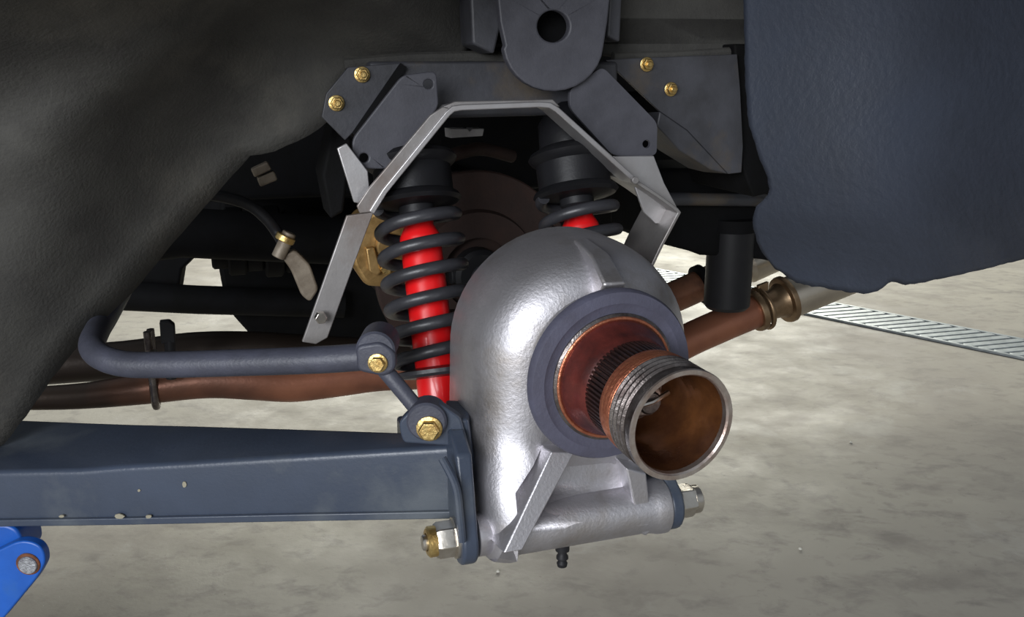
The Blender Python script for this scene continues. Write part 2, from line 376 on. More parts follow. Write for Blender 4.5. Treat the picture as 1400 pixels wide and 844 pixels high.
# gusset plates
def px_circ(x, y, r, Y0, n=20): return plpoly([(x+r*math.cos(2*PI*i/n), y+r*math.sin(2*PI*i/n)) for i in range(n)], Y0)
def rounded(pts, r):
    out = []; n = len(pts)
    for i in range(n):
        p0, p, p1 = V((*pts[i-1], 0)), V((*pts[i], 0)), V((*pts[(i+1) % n], 0))
        a, b = (p0-p), (p1-p); q = min(r, a.length*.45, b.length*.45); s, e = p+a.normalized()*q, p+b.normalized()*q
        for k in range(5):
            t = k/4; v = s*(1-t)**2+p*2*t*(1-t)+e*t*t; out.append((v.x, v.y))
    return out
g1 = thing('gusset_plate', 'dark grey angular gusset plate with two holes, left of the steel hoop', 'plate', PL(482, 230, .985), 'gusset plates beside the hoop')
holed_plate(plpoly(rounded([(550, 103), (597, 97), (600, 146), (530, 231), (482, 231), (482, 190)], 9), .985), [px_circ(586, 115, 6.5, .985), px_circ(498, 216, 6.5, .985)], -OUT*.006, 'plate', 'plate_grey', g1)
g2 = thing('gusset_plate', 'dark grey angular gusset plate with one hole, right of the steel hoop', 'plate', PL(839, 213, .985), 'gusset plates beside the hoop')
holed_plate(plpoly(rounded([(779, 122), (824, 91), (899, 168), (898, 213), (838, 213), (779, 148)], 9), .985), [px_circ(884, 197, 5.5, .985)], -OUT*.006, 'plate', 'plate_grey', g2)

# gold chassis bolts
def gold_bolt(c, d, r, name, label, group='gold bolts on the chassis flanges', stud=True):
    t = thing(name, label, 'bolt', c, group)
    MB().lathe(c, d, [(r*1.25, 0), (r*1.25, r*.16), (r*1.15, r*.22)], 24).build('washer', 'gold_zinc', t)
    MB().hexa(c+V(d)*r*.2, d, r*1.0, r*.75).build('head', 'gold_zinc', t, bevel=.0004)
    if stud: MB().lathe(c+V(d)*r*.2, d, [(r*.5, r*.7), (r*.5, r*1.15), (r*.4, r*1.25)], 16).build('stud_end', 'gold_zinc', t)
    return t
for px, py, lb in ((495, 102, 'gold bolt on left chassis flange, upper one of the pair'), (460, 141, 'gold bolt on left chassis flange, lower one of the pair'),
                   (884, 88, 'gold bolt on right triangular flange, upper one of the pair'), (917, 122, 'gold bolt on right triangular flange, lower one of the pair')):
    gold_bolt(PL(px, py, 1.033 if px < 700 else 1.048), OUT, .0068, 'hex_bolt', lb)

# ================================================================== STEEL HOOP (bent flat bar)
hoop = thing('steel_hoop', 'bare silver steel hoop bracket bent over the half shaft', 'bracket', PL(640, 465, .95))
H0 = .955
def bent_bar(pts, width, th, Y0=H0):
    P = [PL(x, y, Y0) for x, y in pts]; rs = []
    for i, p in enumerate(P):
        a = (P[i]-P[i-1]).normalized() if i else None; b = (P[i+1]-P[i]).normalized() if i < len(P)-1 else None
        t = ((a or b)+(b or a)).normalized(); nrm = OUT.cross(t).normalized()
        k = 1/max(.5, t.dot(b or a)); h = nrm*th/2*k
        rs.append([p-h, p+h, p+h-OUT*width, p-h-OUT*width])
    return MB().rings(rs)
bent_bar([(508, 291), (526, 262), (612, 156), (620, 149), (632, 147), (738, 143), (752, 144), (762, 150), (872, 250)], .045, .006).build('arch_bar', 'hoop_edge', hoop, bevel=.0012, smooth=25)
lab(MB().prism(plpoly([(474, 295), (511, 290), (484, 362), (448, 462), (432, 471), (413, 468)], .958), -OUT*.005).build('front_leg', 'hoop_steel', hoop, bevel=.001), 'flat steel leg at the left')
MB().prism(plpoly([(622, 150), (606, 146), (588, 158), (504, 258), (488, 282), (492, 292), (511, 290), (528, 264)], .9575), -OUT*.005).build('arch_web', 'hoop_steel', hoop, bevel=.001)
MB().prism(plpoly([(606, 146), (622, 139), (756, 136), (766, 146), (752, 146), (622, 152)], .962), -OUT*.005).build('arch_web', 'hoop_steel', hoop, bevel=.001)
bent_bar([(868, 247), (900, 268), (926, 287), (929, 291), (905, 336), (884, 380)], .085, .004).build('rear_leg', 'hoop_steel', hoop, bevel=.001, smooth=25)
lab(MB().prism(plpoly([(461, 203), (474, 196), (503, 234), (506, 264), (496, 279), (484, 277)], .975), -OUT*.005).build('mounting_tab', 'hoop_edge', hoop, bevel=.001), 'folded silver tab at the left')
lab(MB().prism(plpoly([(838, 214), (894, 213), (908, 250), (926, 284), (870, 252)], .975), -OUT*.005).build('mounting_tab', 'hoop_edge', hoop, bevel=.001), 'flat silver tab at the right')
lab(MB().prism(plpoly([(866, 250), (908, 268), (927, 288), (918, 306), (896, 306), (880, 290)], .985), -OUT*.004).build('weld_plate', 'hoop_edge', hoop, bevel=.001), 'welded corner plate at the right')
c = PL(438, 433, .95); nb_ = MB().hexa(c, OUT, .0065, .009)
nb_.build('leg_bolt', 'zinc', hoop, bevel=.0004)
c = PL(866, 246, .95); MB().cyl(c, c+OUT*.006, .004, 12).build('weld_bead', 'hoop_steel', hoop)

# ================================================================== INTERIOR (inboard disc, differential, half shaft ...)
DC = L(0, -.46, 0)
df = thing('differential', 'dark differential housing deep behind the coil springs', 'differential', L(0, -.8, -.13))
MB().lathe(L(0, -.56, 0), -OUT, [(.05, 0), (.075, .02), (.08, .06), (.12, .1), (.13, .2), (.10, .3), (.03, .36)], 36).build('housing', 'black', df)
MB().lathe(L(0, -.49, 0), -OUT, [(.055, 0), (.055, .015), (.04, .02), (.04, .08)], 30).build('output_flange', 'rubber', df)
for k in range(5):
    a = 2*PI*k/5+.3; c = L(.042*math.cos(a), -.49, .042*math.sin(a)); MB().hexa(c, OUT, .007, .01).build('flange_bolt', 'black', df)
bd = thing('brake_disc', 'rust brown inboard brake disc behind the front coil spring', 'brake disc', DC-UP*.14)
MB().lathe(DC, -OUT, [(.05, 0), (.05, -.012), (.085, -.012), (.088, 0), (.138, 0), (.140, .002), (.140, .018), (.138, .02), (.05, .02)], 64).build('rotor', 'disc_rust_shaded', bd, smooth=30)
hs = thing('half_shaft', 'dark tubular half shaft between differential and silver upright', 'drive shaft', L(0, -.3, -.03))
MB().lathe(L(0, -.14, 0), -OUT, [(.022, 0), (.022, .03), (.027, .05), (.027, .22), (.022, .24), (.022, .27)], 28).build('shaft', 'chassis', hs)
for w in (-.13, -.43):
    MB().lathe(L(0, w, 0), -OUT, [(.03, 0), (.036, .006), (.036, .03), (.028, .045)], 24).build('joint_yoke', 'rubber', hs)
    MB().cyl(L(-.04, w-.02, 0), L(.04, w-.02, 0), .012).build('joint_cross', 'rubber', hs)
# gold caliper
cal = thing('brake_caliper', 'gold brake caliper glimpsed between the steel leg and the coil spring', 'brake caliper', PL(515, 395, 1.16))
MB().prism(plpoly(rounded([(490, 300), (520, 285), (552, 300), (556, 352), (540, 394), (500, 392), (480, 360), (482, 330)], 10), 1.16), -OUT*.07).build('caliper_body', 'caliper_gold', cal, bevel=.006)
MB().prism(plpoly([(500, 340), (512, 338), (522, 372), (516, 378), (505, 372)], 1.15), -OUT*.012).build('bridge_rib', 'caliper_gold', cal, bevel=.002)
c = PL(530, 335, 1.16); MB().cyl(c, c+OUT*.016, .016, 24).build('piston_boss', 'caliper_gold', cal)
c = PL(526, 365, 1.16); MB().hexa(c, OUT, .008, .014).build('caliper_bolt', 'gold_zinc', cal)
# handbrake lever / beige link on the left
lk = thing('brake_lever', 'dirty beige lever hanging in the dark, left of the steel leg', 'lever', PL(425, 415, 1.25))
MB().prism(plpoly(rounded([(384, 350), (404, 342), (424, 362), (436, 396), (424, 414), (412, 404), (398, 370)], 6), 1.25), -OUT*.02).build('lever_arm', 'beige_part', lk, bevel=.003)
MB().cyl(PL(380, 352, 1.25), PL(396, 318, 1.25), .009).build('cable_end', 'beige_part', lk)
MB().cyl(PL(388, 330, 1.245), PL(392, 322, 1.245), .013).build('lock_nut', 'gold_zinc', lk)
hz = tag(MB().tube(catmull([PL(250, 262, 1.3), PL(300, 268, 1.3), PL(340, 280, 1.3), PL(365, 300, 1.3), PL(380, 320, 1.3), PL(388, 334, 1.28)]), .008, 12).build('brake_hose', 'rubber'), 'thin dark hose curving to the beige lever in the left gloom', 'hose')
ub = thing('cable_connector', 'small pale two-pin connector in the dark above the hose', 'connector', PL(360, 250, 1.35))
MB().prism(plpoly(rounded([(343, 232), (366, 221), (372, 232), (348, 243)], 3), 1.35), -OUT*.02).build('shell', 'beige_part', ub, bevel=.002)
MB().prism(plpoly(rounded([(351, 244), (375, 234), (380, 246), (356, 256)], 3), 1.35), -OUT*.02).build('shell', 'beige_part', ub, bevel=.002)
# gearbox mass far left
gb = thing('gearbox', 'black gearbox casing silhouetted against the bright floor, left', 'gearbox', PL(380, 470, 1.9))
MB().prism(plpoly([(290, 330), (302, 396), (314, 430), (344, 464), (560, 480), (580, 300), (300, 270)], 1.9), V((0, .18, 0))).build('casing', 'black', gb, bevel=.012)
for k, (x, r) in enumerate(((300, .05), (322, .062), (346, .055), (372, .066), (400, .058))):
    p = PL(x, 330, 1.75); MB().cyl(p-A*.016, p+A*.016, r, 32).build('bell_rib', 'black', gb)
for x, y in ((318, 350), (336, 352), (352, 348)):
    p = PL(x, y, 1.72); MB().hexa(p, OUT, .009, .012).build('casing_bolt', 'beige_part', gb)
# bits seen above the springs
hb = tag(MB().prism(plpoly([(615, 176), (640, 176), (642, 180), (646, 176), (662, 176), (660, 186), (616, 189)], 1.2), -OUT*.03).build('pale_clip', 'pale_part', bevel=.001), 'small pale metal clip under the hoop top', 'clip')
bp_ = tag(MB().tube(catmull([PL(600, 226, 1.2), PL(612, 216, 1.2), PL(632, 208, 1.2), PL(660, 204, 1.22), PL(700, 214, 1.25)]), .009, 12).build('brake_pipe', 'disc_rust_shaded'), 'short rusty curved pipe under the hoop top', 'pipe')
c = PL(791, 197, 1.12); gold_bolt(c, OUT, .008, 'hex_bolt', 'small gold bolt in the shade inside the hoop, right', None)

# ================================================================== EXHAUST
def px_r(px_rad, P): return px_rad*(P.y*cp-(P.z-CAMZ)*sp)/F
E1 = 1.37
path1 = [(-60, 546), (40, 545), (120, 541), (200, 531), (280, 521), (340, 521), (400, 524), (460, 518), (520, 511), (600, 508), (700, 505), (820, 500), (900, 484), (950, 461), (1000, 439), (1034, 425)]
rads = [15, 16, 18, 22, 24, 26, 26, 25, 24, 24, 24, 24, 23, 23, 23, 23]
P1 = [PL(x, y, E1) for x, y in path1]; R1 = [px_r(r, p) for r, p in zip(rads, P1)]
ex1 = thing('exhaust_pipe', 'copper brown exhaust pipe running low behind the anti-roll bar to the tailpipe', 'exhaust', PL(540, 535, E1), 'exhaust pipes')
pp = catmull(P1, 5); rr = []
for i in range(len(R1)-1): rr += [R1[i]+(R1[i+1]-R1[i])*k/5 for k in range(5)]
rr.append(R1[-1])
MB().tube(pp, rr, 24).build('front_pipe', 'exhaust_hot', ex1, smooth=60)
e0 = PL(1034, 425, E1); e1 = PL(1152, 378, E1); ed = (e1-e0).normalized(); s_ = (e1-e0).length
def ep(px): return e0+ed*(s_*(px-1034)/(1152-1034))
q = px_r(1, e0)
MB().lathe(ep(1030), ed, [(24*q, 0), (28*q, 0), (29*q, 3*q), (29*q, 8*q), (26*q, 10*q)], 36).build('clamp_band', 'bronze', ex1)
MB().torus(ep(1042), ed, 28*q, 3.2*q).build('clamp_ring', 'bronze', ex1)
MB().lathe(ep(1036), ed, [(22*q, 0), (23*q, 10*q), (20*q, 20*q), (22*q, 32*q), (26*q, 40*q)], 36).build('joint_cone', 'bronze', ex1)
MB().lathe(ep(1068), ed, [(26*q, 0), (32*q, 1*q), (33*q, 4*q), (33*q, 8*q), (30*q, 10*q)], 40).build('joint_flange', 'bronze', ex1)
MB().lathe(ep(1074), ed, [(27*q, 0), (29*q, 4*q), (28.5*q, 150*q), (26*q, 150*q), (26*q, 40*q)], 40, cap1=False).build('tailpipe', 'tail_steel', ex1)
c = ep(1040)+UP*30*q; MB().box(c, ed*8*q, OUT*3*q, UP*6*q).build('clamp_lug', 'bronze', ex1, bevel=.001)
# U-bolt clamp on the front pipe
uc = thing('exhaust_clamp', 'black U-bolt clamp around the exhaust pipe behind the anti-roll bar', 'clamp', PL(215, 555, E1-.03))
cpt = PL(212, 530, E1); rr_ = px_r(25, cpt); ub_ = []
for i in range(17):
    a = math.radians(200+140*i/16+0); ub_.append(cpt+OUT*math.cos(a-PI/2+PI/2)*rr_*1.0+UP*math.sin(a)*rr_*1.05)
st0 = ub_[0]+UP*.09; st1 = ub_[-1]+UP*.10
MB().tube([st0]+ub_+[st1], .0055, 12).build('u_bolt', 'steel_worn', uc)
c = PL(229, 455, E1-.05); MB().prism([c+A*a*.010+UP*b*.016 for a, b in ((-1, -1), (.9, -1), (1, .6), (.4, 1), (-.9, 1))], -OUT*.014).build('clamp_nut', 'rubber', uc, bevel=.002)
MB().cyl(PL(232, 466, E1-.05)-OUT*.007, PL(234, 520, E1-.05)-OUT*.007, .0075, 16).build('clamp_stud', 'rubber', uc)
c = PL(208, 486, E1-.04); MB().hexa(c-UP*.006, UP, .009, .012).build('clamp_nut', 'zinc', uc)
# second pipe behind
E2 = 1.53
path2 = [(60, 500), (170, 492), (260, 480), (340, 478), (420, 482), (520, 486), (620, 480), (720, 468), (820, 446), (905, 413), (962, 388), (1010, 366), (1060, 344)]
P2 = [PL(x, y, E2) for x, y in path2]
ex2 = thing('exhaust_pipe', 'copper brown exhaust pipe passing behind the black post, the upper of two', 'exhaust', PL(640, 510, E2), 'exhaust pipes')
p2 = catmull(P2, 5)
MB().tube(p2, px_r(22, P2[8]), 24).build('rear_pipe', 'exhaust', ex2, smooth=60)
d2 = (P2[-1]-P2[-3]).normalized(); c = PL(956, 391, E2); q2 = px_r(1, c)
MB().lathe(c, d2, [(22*q2, -2*q2), (28*q2, 0), (28*q2, 9*q2), (22*q2, 11*q2)], 36).build('clamp_band', 'black', ex2)
c = PL(1016, 364, E2); MB().lathe(c, d2, [(22*q2, 0), (27*q2, 6*q2), (27*q2, 100*q2)], 36).build('tailpipe', 'tail_steel', ex2)
# black post
pt, pb = PL(993, 330, 1.30), PL(993, 421, 1.30); pr = px_r(31, pb)
po = thing('bump_post', 'short black cylindrical post hanging in front of the exhaust pipes', 'post', pb)
MB().lathe(V((pb.x, pb.y, pb.z)), UP, [(pr*.86, 0), (pr, .006), (pr, .14)], 40).build('post_tube', 'rubber', po)
MB().lathe(V((pb.x, pb.y, pb.z+.13)), UP, [(pr*1.1, 0), (pr*1.1, .02)], 40).build('post_collar', 'black', po)

# ================================================================== COIL-OVER DAMPERS
def coilover(label, B, T, red_top, turns, phase):
    d = (T-B); Lh = d.length; d.normalize(); x, y, z = basis(d)
    t = thing('coil_over_damper', label, 'damper', B, 'coil-over dampers')
    r = .0225
    body_ = MB().lathe(B, d, [(r*.55, -.012), (r*.95, -.006), (r*1.04, .004), (r*1.04, .028), (r, .034), (r, red_top-.018), (r*.97, red_top-.014), (r*.74, red_top-.004), (r*.74, red_top)], 40).build('damper_body', 'damper_red', t)
    MB().lathe(B+d*red_top, d, [(r*.62, 0), (r*.62, .006), (.007, .01), (.007, Lh-red_top)], 24).build('piston_rod', 'zinc', t)
    MB().lathe(B+d*(red_top+.006), d, [(.016, 0), (.02, .004), (.02, .02), (.012, .028)], 28).build('bump_stop', 'rubber', t)
    s0, s1 = .044, red_top+.020
    MB().lathe(B+d*(s0-.012), d, [(.024, 0), (.042, .002), (.045, .005), (.045, .009), (.024, .012)], 40).build('lower_seat', 'spring', t)
    n = int(turns*36); pts = []
    x0 = (A-d*A.dot(d)).normalized(); y0 = d.cross(x0)
    for i in range(n+1):
        f = i/n; a = phase+2*PI*turns*f
        g = f if .1 < f < .9 else f
        pts.append(B+d*(s0+(s1-s0)*g)+(x0*math.cos(a)+y0*math.sin(a))*.0425)
    MB().tube(pts, .0070, 12).build('coil_spring', 'spring', t, smooth=60)
    MB().lathe(B+d*s1, d, [(.02, -.002), (.047, 0), (.051, .004), (.048, .009), (.043, .012), (.043, .040), (.048, .044), (.051, .049), (.048, .054), (.036, .060), (.034, .09), (.02, .11)], 44).build('upper_seat', 'seat_black', t)
    e = B-d*.02
    MB().cyl(e-OUT*.018, e+OUT*.018, .017, 28).build('lower_eye', 'rubber', t)
    return t
B1, T1 = W(603, 556, Y=.90), W(572, 305, Y=.965)
dv = (T1-B1); rt = dv.length; dv.normalize()
coilover('red coil-over damper with black spring, fully seen left of the silver upright', B1, T1+dv*.135, rt, 6.3, 1.0)
T2 = W(791, 292, Y=1.04); B2 = T2-dv*rt
coilover('red coil-over damper with black spring, mostly hidden behind the silver upright', B2, T2+dv*.135, rt, 6.3, 1.35)

# ================================================================== WHEEL UPRIGHT
up = thing('wheel_upright', 'cast aluminium wheel upright with domed top carrying the greasy hub', 'upright', L(-.03, -.05, -.175))
R = .116; out = []
for i in range(33):
    a = PI*i/32; out.append((R*math.cos(a)-.002, R*math.sin(a)))
out += [(-.118-.005*i/8, -.17*i/8) for i in range(1, 8)]
out += [(-.1225, -.165), (-.1205, -.179), (-.114, -.183)]
out += [(-.114+.168*i/8, -.183+.009*i/8) for i in range(1, 8)]
out += [(.056, -.174), (.060, -.168), (.062, -.158)]
out += [(.062+(.114-.062)*i/8, -.158+.158*i/8) for i in range(1, 8)]
n = len(out); nor = []
for i in range(n):
    (x0, y0), (x1, y1) = out[i-1], out[(i+1) % n]; l = math.hypot(x1-x0, y1-y0); nor.append((-(y1-y0)/l, (x1-x0)/l))
rs = []
def wf(u, z, w, k):
    lower = sst(-.05, -.13, z)*sst(-.10, -.06, u); leg = sst(-.04, -.105, u)*sst(-.05, -.15, z)
    return w-k*lower*.018+leg*.030*sst(-.10, -.06, w)
prof = [(0, -.140), (0, -.100), (.0015, -.082), (.006, -.064), (.014, -.048), (.025, -.036), (.038, -.029), (.050, -.026)]
for d, w in prof:
    rs.append([L(out[i][0]+nor[i][0]*d*(1 if out[i][1] > -.1 else .6), wf(out[i][0], out[i][1], w, sst(-.08, -.03, w)), out[i][1]+nor[i][1]*d*(1 if out[i][1] > -.1 else .4)) for i in range(n)])
last = [((p-O).dot(A), (p-O).z) for p in rs[-1]]
for s in (.8, .6, .4, .2, .03):
    rs.append([L(u*s-.01*(1-s), wf(u*s-.01*(1-s), z*s-.02*(1-s), -.025, 1), z*s-.02*(1-s)) for u, z in last])
ob = MB().rings(rs).build('casting', 'alu_cast', up, smooth=50)
# diagonal ribs, traced on planes just proud of the casting
def lerp2(a, b, t): return (a[0]+(b[0]-a[0])*t, a[1]+(b[1]-a[1])*t)
rs = []
for k in range(9):
    t = k/8
    a, b = lerp2((754, 618), (689, 757), t), lerp2((786, 618), (714, 753), t)
    w = -.012+.027*t
    pa, pb_ = UL(*a, w), UL(*b, w)
    rs.append([pa-OUT*.05-A*.006, pa-OUT*.012-A*.003, pa, pb_, pb_-OUT*.05])
lab(MB().rings(rs).build('diagonal_rib', 'alu_cast', up, bevel=.0012, smooth=40), 'sharp diagonal rib at the left')
lab(MB().prism([UL(x, y, -.012) for x, y in ((856, 640), (884, 648), (893, 726), (882, 734), (874, 726))], -OUT*.05).build('diagonal_rib', 'alu_cast', up, bevel=.002), 'upright rib at the right')
# front web between the ribs
rs = []
for y, x0, x1, w in ((615, 768, 872, -.040), (650, 752, 880, -.037), (675, 740, 884, -.032), (690, 726, 886, -.022), (700, 720, 886, -.013), (712, 712, 886, -.008), (722, 706, 886, -.0068)):
    rs.append([UL(x0, y+(8 if y > 690 else 4), w), UL(x1, y-4, w), UL(x1, y-4, w)-OUT*.03, UL(x0, y+6, w)-OUT*.03])
MB().rings(rs).build('web', 'alu_cast', up, smooth=60)
pc = UL(776, 712, -.03); pz = (pc-O).z; pw = -.032
MB().lathe(L(-.100, pw, pz), A, [(.020, 0), (.0255, .004), (.0255, .150), (.027, .158), (.0285, .164), (.0285, .172), (.025, .175)], 40).build('pivot_tube', 'alu_cast', up)
MB().lathe(L(-.1255, pw, pz), A, [(.018, 0), (.021, .002), (.021, .012), (.018, .02)], 40).build('pivot_boss', 'alu_cast', up)
MB().prism([UL(x, y, -.03) for x, y in ((886, 668), (903, 664), (905, 712), (895, 730), (884, 728))], -OUT*.03).build('stop_flange', 'alu_machined', up, bevel=.002)
# rib on top of the dome
t0, t1 = L(-.006, -.076, .113), L(.004, -.016, .072); ax = (t1-t0).normalized(); sd = A; nn = sd.cross(ax).normalized()
if nn.dot(OUT) < 0: nn = -nn
MB().rings([[p+sd*.002*0-sd*.013*k-nn*.03, p+sd*.011-nn*.03, p+sd*.010+nn*h, p-sd*.010*k+nn*h] for p, k, h in ((t0, .5, .003), (t0.lerp(t1, .5), .9, .018), (t1, 1.2, .016))]).build('top_rib', 'alu_cast', up, bevel=.0025)
# flange boss behind the dark seal disc
MB().lathe(L(0, -.04, 0), OUT, [(.075, 0), (.072, .02), (.068, .032)], 48).build('bearing_boss', 'alu_machined', up)
gc = UL(769, 745, -.03)
nip = MB().lathe(gc, -UP, [(.007, -.006), (.007, .006), (.0045, .007), (.0045, .010), (.006, .0125), (.006, .015), (.0035, .017), (.0055, .020), (.0048, .0235), (.002, .025)], 20)
nip.build('grease_nipple', 'rubber', up)

# ================================================================== WHEEL HUB
YH = math.radians(22); HOUT = V((math.sin(YH), -math.cos(YH), -.03)).normalized(); HA = V((math.cos(YH), math.sin(YH), 0)); HUP = HA.cross(-HOUT).normalized()
HUP = HUP if HUP.z > 0 else -HUP
_L, _OUT = L, OUT
def L(u, w, z): return O + HA*u + HOUT*(w*1.03) + HUP*z
OUT = HOUT
hub = thing('wheel_hub', 'greasy splined wheel hub with open threaded barrel and dark seal disc', 'hub', L(0, .03, -.08))
lab(MB().lathe(L(0, -.012, 0), OUT, [(.060, 0), (.079, .001), (.082, .004), (.082, .010), (.080, .0135), (.070, .015), (.0665, .0135), (.060, .0135)], 72, False, False).build('seal_disc', 'slinger', hub, smooth=30), 'dull blue-grey seal disc')
MB().lathe(L(0, 0, 0), OUT, [(.061, 0), (.061, .003), (.0585, .0045), (.057, .003)], 64, False, False).build('seal_lip', 'steel_worn', hub)
lab(MB().torus(L(0, .004, 0), OUT, .0568, .0019, 64).build('copper_seal', 'copper', hub), 'bright copper rim')
lab(MB().lathe(L(0, .0, 0), OUT, [(.056, 0), (.0555, .006), (.053, .013), (.050, .018), (.048, .024), (.046, .030), (.0425, .034)], 64, False, False).build('hub_flange', 'red_grease', hub), 'red greasy hub shoulder')
N = 68; rs = []
def spl(w, ro, ri):
    ring = []
    for i in range(N):
        a0 = 2*PI*i/N
        for f, r in ((.0, ri), (.22, ri), (.36, ro), (.80, ro), (.94, ri)):
            a = a0+2*PI/N*f; ring.append(L(r*math.cos(a), w, r*math.sin(a)))
    return ring
MB().rings([spl(.028, .0432, .0428), spl(.034, .0452, .0428), spl(.060, .0452, .0428), spl(.063, .0436, .0428), spl(.070, .0432, .0428)], False, False, False).build('spline_teeth', 'dark_oil', hub, smooth=20)
lab(MB().lathe(L(0, .066, 0), OUT, [(.043, -.008), (.0462, -.006), (.0468, -.002), (.0462, .0005), (.0472, .003), (.0464, .006), (.0472, .008), (.0464, .010), (.0472, .012), (.0455, .014)], 64, False, False).build('copper_ring', 'copper', hub, smooth=20), 'copper coated ring')
th = []
w = .0785; th.append((.0455, w-.001))
while w < .102:
    th += [(.0452, w), (.0455, w+.0012), (.0476, w+.0032), (.0476, w+.0042), (.0455, w+.0056)]; w += .0062
th += [(.0462, .1075), (.0475, .109), (.0478, .1155)]
lab(MB().lathe(L(0, 0, 0), OUT, th, 72, False, False).build('thread', 'steel_worn', hub, smooth=25), 'worn threaded barrel')
lab(MB().lathe(L(0, 0, 0), OUT, [(.0478, .1155), (.0472, .1172), (.0435, .1172), (.0422, .1155), (.0420, .110)], 72, False, False).build('barrel_rim', 'rim_edge', hub, smooth=30), 'bright worn rim')
lab(MB().lathe(L(0, 0, 0), OUT, [(.0420, .1105), (.0412, .095), (.0408, .06), (.039, .035), (.030, .026), (.018, .024), (.001, .024)], 64, False, False).build('bore', 'bore_oil', hub, smooth=50), 'oily brown inside of the barrel')
lab(MB().hexa(L(0, .040, 0), OUT, .020, .016).build('axle_nut', 'rim_edge', hub, bevel=.001), 'castellated axle nut inside')
MB().lathe(L(0, .045, 0), OUT, [(.0105, 0), (.0105, .02), (.009, .022)], 24).build('axle_stub', 'steel_worn', hub)
MB().lathe(L(0, .022, 0), OUT, [(.028, 0), (.028, .016), (.020, .018)], 32).build('axle_washer', 'rim_edge', hub)
MB().tube([L(-.020, .063, -.004), L(.0, .068, .002), L(.019, .062, .006)], .0022, 8).build('split_pin', 'zinc', hub)
MB().tube([L(-.010, .057, .010), L(-.016, .068, .012), L(-.021, .062, .004)], .0018, 8).build('split_pin', 'zinc', hub)

L, OUT = _L, _OUT
# ================================================================== PIVOT BOLT
pv = thing('pivot_bolt', 'long zinc pivot bolt with lock nuts through the bottom of the upright', 'bolt', L(-.03, pw, pz-.02))
MB().cyl(L(-.175, pw, pz), L(.115, pw, pz), .0075, 20).build('shank', 'zinc', pv)
def nyloc(u, s):
    nt_ = MB().hexa(L(u, pw, pz), A*s, .0175, .019).build('lock_nut', 'zinc', pv, bevel=.0008)
    MB().lathe(L(u+s*.018, pw, pz), A*s, [(.0145, 0), (.0145, .007), (.012, .009), (.0085, .009), (.0085, .004)], 32).build('nut_collar', 'gold_zinc' if s < 0 else 'zinc', nt_)
    MB().lathe(L(u, pw, pz), A*s, [(.0195, -.002), (.0195, .001)], 32).build('washer', 'zinc', pv)
nyloc(-.144, -1); nyloc(.089, 1)

# ================================================================== LOWER ARM
arm = thing('lower_arm', 'dark blue painted boxed lower suspension arm tapering towards the upright', 'suspension arm', W(300, 715, Y=.82))
secs = []                                  # px x, front top y, front bottom y, front Y, back-top px, back-top y
def sec(x, yt, yb, Yf, ztop_back_px):
    ft, fb_ = W(x, yt, Y=Yf), W(x, yb, Y=Yf)
    bx, by = ztop_back_px
    bt = W(bx, by, Z=ft.z); bb = V((bt.x, bt.y, fb_.z))
    c = (ft+fb_+bt+bb)/4; ring = []
    corners = [ft, bt, bb, fb_]
    for i in range(4):
        p, a, b = corners[i], corners[i-1], corners[(i+1) % 4]
        r = .007; s, e = p+(a-p).normalized()*r, p+(b-p).normalized()*r
        for k in range(5):
            t = k/4; ring.append(s*(1-t)**2+p*2*t*(1-t)+e*t*t)
    return ring
S = [sec(-460, 660, 730, .885, (-350, 545)), sec(-160, 650, 720, .858, (-110, 565)), sec(0, 645, 716, .845, (20, 573)), sec(110, 643, 715, .836, (120, 577)), sec(170, 638, 714, .831, (176, 579)), sec(260, 633, 712, .822, (262, 581)), sec(400, 624.5, 709, .807, (398, 585)), sec(540, 616, 706, .79, (534, 589.5)), sec(624, 611, 704, .782, (610, 592))]
ab = MB().rings(S).build('arm_box', 'arm_paint', arm, smooth=40)
bc = W(-470, 690, Y=.95)
MB().lathe(bc-V((0, .09, 0)), V((0, 1, 0)), [(.012, 0), (.03, 0), (.034, .004), (.034, .20), (.03, .204), (.012, .204)], 36).build('pivot_bush', 'rubber', arm)
# lower seam flange
fl0 = [W(x, y, Y=Y_-.001) for x, y, Y_ in ((-460, 726, .885), (-160, 716, .858), (170, 711, .831), (400, 706, .807), (618, 702, .782))]
MB().rings([[p+V((0, -.0025, .003)), p+V((0, .02, .003)), p+V((0, .02, -.005)), p+V((0, -.0025, -.005))] for p in fl0]).build('seam_flange', 'arm_paint', arm, bevel=.0012)
# fork ears
def ear(u0, u1, prof): 
    return MB().prism([L(u0, w, z) for w, z in prof], A*(u1-u0))
prL = [(pw+.026*math.cos(math.radians(a)), pz+.026*math.sin(math.radians(a))) for a in range(-180, 31, 15)]
prL = prL+[(pw+.012, pz+.055), (pw+.004, pz+.085), (pw-.02, pz+.100), (pw-.10, pz+.095), (pw-.10, pz+.04), (pw-.035, pz+.02)]
ear(-.142, -.1265, prL).build('fork_ear', 'arm_paint', arm, bevel=.003)
prR = [(pw+.026*math.cos(math.radians(a)), pz+.026*math.sin(math.radians(a))) for a in range(-180, 46, 15)]+[(pw-.04, pz+.06), (pw-.2, pz+.05), (pw-.2, pz-.01), (pw-.06, pz-.02)]
ear(.073, .087, prR).build('fork_ear', 'arm_paint', arm, bevel=.003)
MB().box(L(-.03, -.2, pz+.02), A*.13, OUT*.03, UP*.03).build('cross_tube', 'arm_paint', arm, bevel=.004)
MB().tube(catmull([L(-.155, pw+.004, pz+.085), L(-.146, pw+.016, pz+.062), L(-.144, pw+.022, pz+.035), L(-.143, pw+.026, pz+.01)]), .004, 10).build('weld_bead', 'arm_paint', arm)
